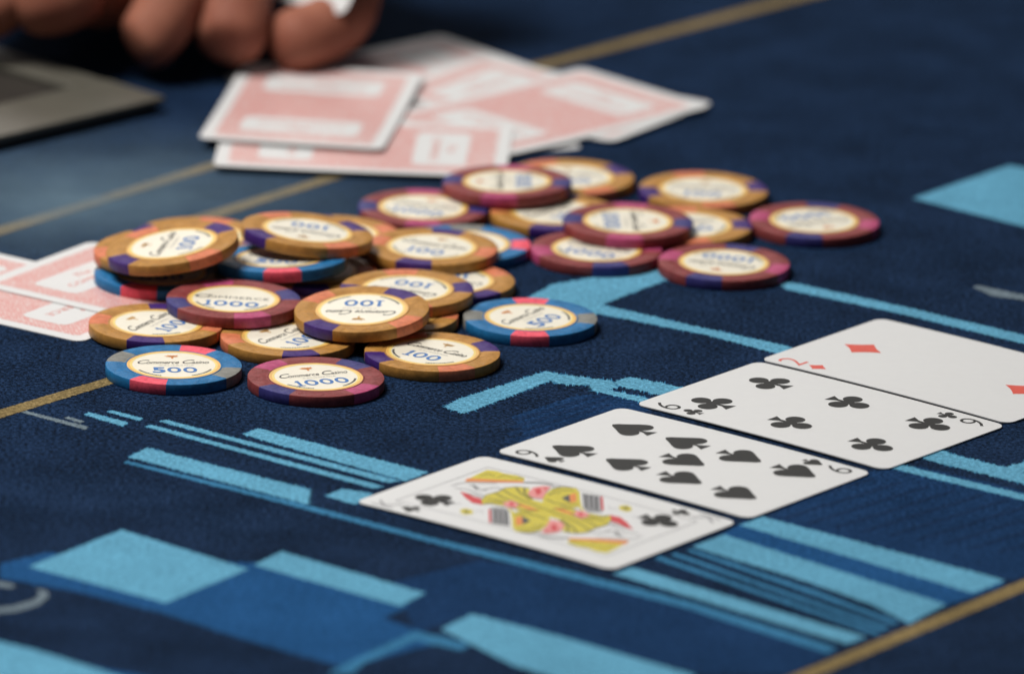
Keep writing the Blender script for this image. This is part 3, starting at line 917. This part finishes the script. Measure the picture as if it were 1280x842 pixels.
def court_card():
    root = thing("king_of_clubs", "court card of clubs with yellow, red and black figure, nearest of the community cards", "playing card", "face-up community cards in a row")
    c, ang = FC[0]
    pose(root, c, ang, 0.25)
    bow = -0.6
    mesh_obj("card_stock", card_stock(bow), root)

    def art(name, polys, mat, z, strokes=False):
        for half in (polys, [[(-x, -y) for x, y in p] for p in polys]):
            for k, grp in enumerate([half] if strokes else [[p] for p in half]):
                b = shift(stacked(grp, z), 0, 0, 0.002 * k)
                o = mesh_obj(name, bm_mesh(bend(b, bow), name, M[mat]), root)
                if strokes:
                    o["kind"] = "stuff"

    def line(pts, w):
        out = []
        for (x0, y0), (x1, y1) in zip(pts[:-1], pts[1:]):
            d = math.hypot(x1 - x0, y1 - y0) or 1
            nx, ny = -(y1 - y0) / d * w / 2, (x1 - x0) / d * w / 2
            out.append([(x0 + nx, y0 + ny), (x1 + nx, y1 + ny), (x1 - nx, y1 - ny), (x0 - nx, y0 - ny)])
        return out

    z = ZP
    # thin frame round the figure
    fr = [(-20.6, 36.4), (20.6, 36.4), (20.6, -36.4), (-20.6, -36.4), (-20.6, 36.4)]
    mesh_obj("frame_line", bm_mesh(bend(stacked(line(fr, 0.40), z), bow), "frame_line", M['c_grey']), root)
    for nm, mat, dz, strokes, polys in COURT:
        if strokes:
            polys = [q for p in polys for q in line(p, strokes)]
        art(nm, polys, mat, z + dz, bool(strokes))
    for s in (0, math.pi):
        for nm, b in (("index_letter", shift(text_bm("K", 7.6, 0, 0.0, 0.85), -CW / 2 + 4.2, CL / 2 - 8.0, ZP)),
                      ("small_pip", shift(stacked(pip_shape('club', 6.0), 0), -CW / 2 + 4.6, CL / 2 - 16.0, ZP)),
                      ("pip", shift(stacked(pip_shape('club', 12.0), 0), -CW / 2 + 15.0, CL / 2 - 15.6, ZP + 0.2))):
            bmesh.ops.transform(b, matrix=Matrix.Rotation(s, 4, 'Z'), verts=b.verts)
            mesh_obj(nm, bm_mesh(bend(b, bow), nm, M['c_grey'] if nm == "index_letter" else M['card_black']), root)


court_card()


def back_card(label, c, ang, z, bow=0.0, tilt=None, group="face-down mucked cards fanned near the hand"):
    root = thing("face_down_card", label, "playing card", group)
    pose(root, c, ang, z, tilt)
    mesh_obj("card_stock", card_stock(bow), root)

    def flat(w, l, r, zz, cx=0, cy=0):
        return shift(poly_bm([card_outline(w, l, r)]), cx, cy, zz)
    mesh_obj("back_pattern", bm_mesh(bend(flat(CW - 8.4, CL - 8.4, 1.6, CT + 0.03), bow), "back_pattern", M['back']), root)
    for s in (1, -1):
        b = shift(flat(37, 16.5, 3.0, CT + 0.06), 0, s * 23.5, 0)
        pn = mesh_obj("white_panel", bm_mesh(bend(b, bow), "white_panel", M['card']), root)
        t = join(shift(text_bm("The", 2.6, 0.4, 0.0, 1.3), 0, 3.2), shift(text_bm("COMMERCE", 2.5, 0.0, 0.0, 1.35, 1.05), 0, -1.8))
        shift(t, 0, 0, CT + 0.09, 0 if s > 0 else math.pi)
        shift(t, 0, s * 23.5, 0)
        mesh_obj("panel_lettering", bm_mesh(bend(t, bow), "panel_lettering", M['back_text']), pn)
    return root


BACKS = [
    ("face-down card whose far corner is the topmost point of the fan", (-40.8, 276.0), -0.8721, 0.30, 0.30, None, "face-down mucked cards fanned near the hand"),
    ("face-down card whose corner is the far right tip of the fan", (8.0, 253.1), -2.1549, 0.65, 0.60, None, "face-down mucked cards fanned near the hand"),
    ("face-down card low in the fan, a thin strip showing above the ochre chip", (-23.7, 230.2), -2.7304, 0.10, 0.00, None, "face-down mucked cards fanned near the hand"),
    ("face-down card slanting over the right tip card, white panel in view", (8.0, 235.6), 2.3514, 1.40, 0.40, None, "face-down mucked cards fanned near the hand"),
    ("face-down card lying lengthwise along the front of the fan, nearest the chips", (-46.7, 189.2), 1.5291, 1.90, 0.30, None, "face-down mucked cards fanned near the hand"),
    ("face-down card on top of the fan at its left end, under the fingers", (-63.8, 228.5), 3.0134, 3.00, 0.50, None, "face-down mucked cards fanned near the hand"),
    ("lower face-down card of the left edge pair, partly covered by the other", (-145.4, 30.2), -2.1559, 0.05, 0.00, None, "pair of face-down cards at the left edge"),
    ("upper face-down card at the left edge, its far corner behind the leftmost chips", (-104.5, 34.7), 0.9838, 0.50, 0.00, None, "pair of face-down cards at the left edge"),
]
for label, c, ang, z, bow, tilt, grp in BACKS:
    back_card(label, c, ang, z, bow, tilt, grp)

# a card held in the fingers, seen from its white side
held = thing("held_card", "white playing card held between the fingers of the hand at the top left", "playing card")
pose(held, *((-60.4, 310.9), 2.4606, 56.0, (-0.908, 0.0)))
mesh_obj("card_stock", card_stock(0.0), held)

# ------------------------------------------------------------------ the dealer's tray at the top left
tray = thing("metal_tray", "beige metal tray with dark recess under the hand, cut off at the left edge", "tray")
TC = (-109.3, 229.2, 0.7958)
tray.location = (TC[0] * MM, TC[1] * MM, 0)
tray.rotation_euler.z = TC[2]
# local frame: corner at the origin, front edge runs along -x, side edge along +y
FW, SW, TZ, TW, TD = 27.0, 14.0, 5.0, 300.0, 170.0


def slab(name, x0, x1, y0, y1, z0, z1, mat, bev=1.2):
    b = bmesh.new()
    bmesh.ops.create_cube(b, size=1)
    for v in b.verts:
        v.co = ((x0 + x1) / 2 * MM + v.co.x * (x1 - x0) * MM, (y0 + y1) / 2 * MM + v.co.y * (y1 - y0) * MM, (z0 + z1) / 2 * MM + v.co.z * (z1 - z0) * MM)
    bmesh.ops.bevel(b, geom=b.edges[:], offset=bev * MM, segments=3, affect='EDGES', profile=0.7)
    return mesh_obj(name, bm_mesh(b, name, mat), tray)


slab("front_rail", -TW, 0, 0, FW, 2.6, TZ, M['tray'], 0.9)
slab("side_rail", -SW, -0.5, FW + 0.3, TD, 2.6, TZ - 0.1, M['tray'], 0.9)
slab("back_rail", -TW, -SW - .3, TD - 20, TD - .3, 2.6, TZ - 0.1, M['tray'], 0.9)
slab("recess_floor", -TW + 3, -SW + 1, FW - 1, TD - 18, 0.8, 1.6, M['tray_dark'], 0.2)
slab("base", -TW + 2, -2.0, 1.6, TD - 2, 0.0, 2.5, M['tray_side'], 0.5)
for k in range(5):
    slab("tube_divider", -SW - 50 * (k + 1), -SW - 50 * (k + 1) + 2.5, FW + .2, TD - 20.4, 1.65, 3.6, M['tray_dark'], 0.4)

# ------------------------------------------------------------------ the hand
person = thing("person", "blurred bare hand at the top left, fingers bent to the felt, holding a card", "person")
JOINTS = [
    (-1, (-151.8, 488.8, 80.0), 34.0, 22.0),
    (0, (-132.0, 404.2, 66.0), 34.0, 22.0),
    (1, (-98.8, 347.5, 56.0), 15.0, 15.0),
    (2, (-92.0, 288.4, 44.0), 13.0, 13.0),
    (3, (-89.3, 278.3, 26.0), 12.8, 12.8),
    (4, (-90.2, 267.1, 15.0), 12.6, 12.6),
    (5, (-91.9, 260.7, 11.0), 11.0, 11.0),
    (1, (-116.6, 348.2, 54.0), 14.0, 14.0),
    (7, (-104.9, 284.8, 42.0), 12.5, 12.5),
    (8, (-108.5, 269.2, 24.0), 12.2, 12.2),
    (9, (-116.6, 264.0, 13.0), 11.5, 11.5),
    (10, (-121.4, 261.3, 11.0), 9.5, 9.5),
    (1, (-141.5, 335.0, 54.0), 16.0, 16.0),
    (12, (-142.4, 270.8, 42.0), 16.0, 16.0),
    (13, (-146.4, 267.3, 26.0), 17.0, 17.0),
    (14, (-141.5, 261.6, 15.0), 14.5, 14.0),
    (1, (-164.0, 327.6, 50.0), 15.0, 15.0),
    (16, (-171.3, 280.5, 36.0), 15.0, 15.0),
    (17, (-163.1, 270.7, 22.0), 16.0, 16.0),
    (18, (-156.8, 267.6, 15.0), 14.0, 13.0),
    (1, (-81.5, 370.5, 52.0), 13.5, 13.5),
    (20, (-58.8, 350.5, 34.0), 12.2, 12.2),
    (21, (-54.3, 314.2, 20.0), 11.8, 11.8),
    (22, (-56.1, 287.9, 15.0), 11.2, 11.2),
    (23, (-65.3, 273.3, 13.0), 11.5, 11.5),
    (24, (-78.9, 267.9, 12.0), 11.0, 11.0),
    (0, (-109.3, 430.8, 44.0), 17.0, 15.0),
    (26, (-86.3, 373.0, 30.0), 13.0, 13.0),
    (27, (-74.7, 351.7, 20.0), 12.0, 11.0),
    (0, (-136.1, 331.3, 42.0), 27.0, 22.0),
    (29, (-132.1, 291.6, 29.0), 20.0, 19.0),
    (30, (-128.1, 273.0, 18.0), 13.0, 14.0),
    (0, (-104.7, 342.5, 40.0), 22.0, 19.0),
    (32, (-101.5, 296.4, 26.0), 18.0, 17.0),
    (33, (-102.9, 271.6, 16.0), 12.0, 12.0),
    (0, (-207.3, 661.6, 100.0), 32.0, 26.0),
]
me = bpy.data.meshes.new("hand")
base = Vector(JOINTS[0][1]) * MM
me.from_pydata([Vector(j[1]) * MM for j in JOINTS], [(j[0], i) for i, j in enumerate(JOINTS) if i > 0], [])
hand = mesh_obj("hand", me, person)
sk = hand.modifiers.new("skin", 'SKIN')
sk.use_smooth_shade = True
for i, j in enumerate(JOINTS):
    sv = me.skin_vertices[0].data[i]
    sv.radius = (j[2] * MM, j[3] * MM)
    sv.use_root = (i == 0)
sb = hand.modifiers.new("sub", 'SUBSURF')
sb.levels = 2
sb.render_levels = 2
dg = bpy.context.evaluated_depsgraph_get()
me2 = bpy.data.meshes.new_from_object(hand.evaluated_get(dg))
hand.modifiers.clear()
hand.data = me2
bpy.data.meshes.remove(me)
me2.materials.append(M['skin'])
for p_ in me2.polygons:
    p_.use_smooth = True
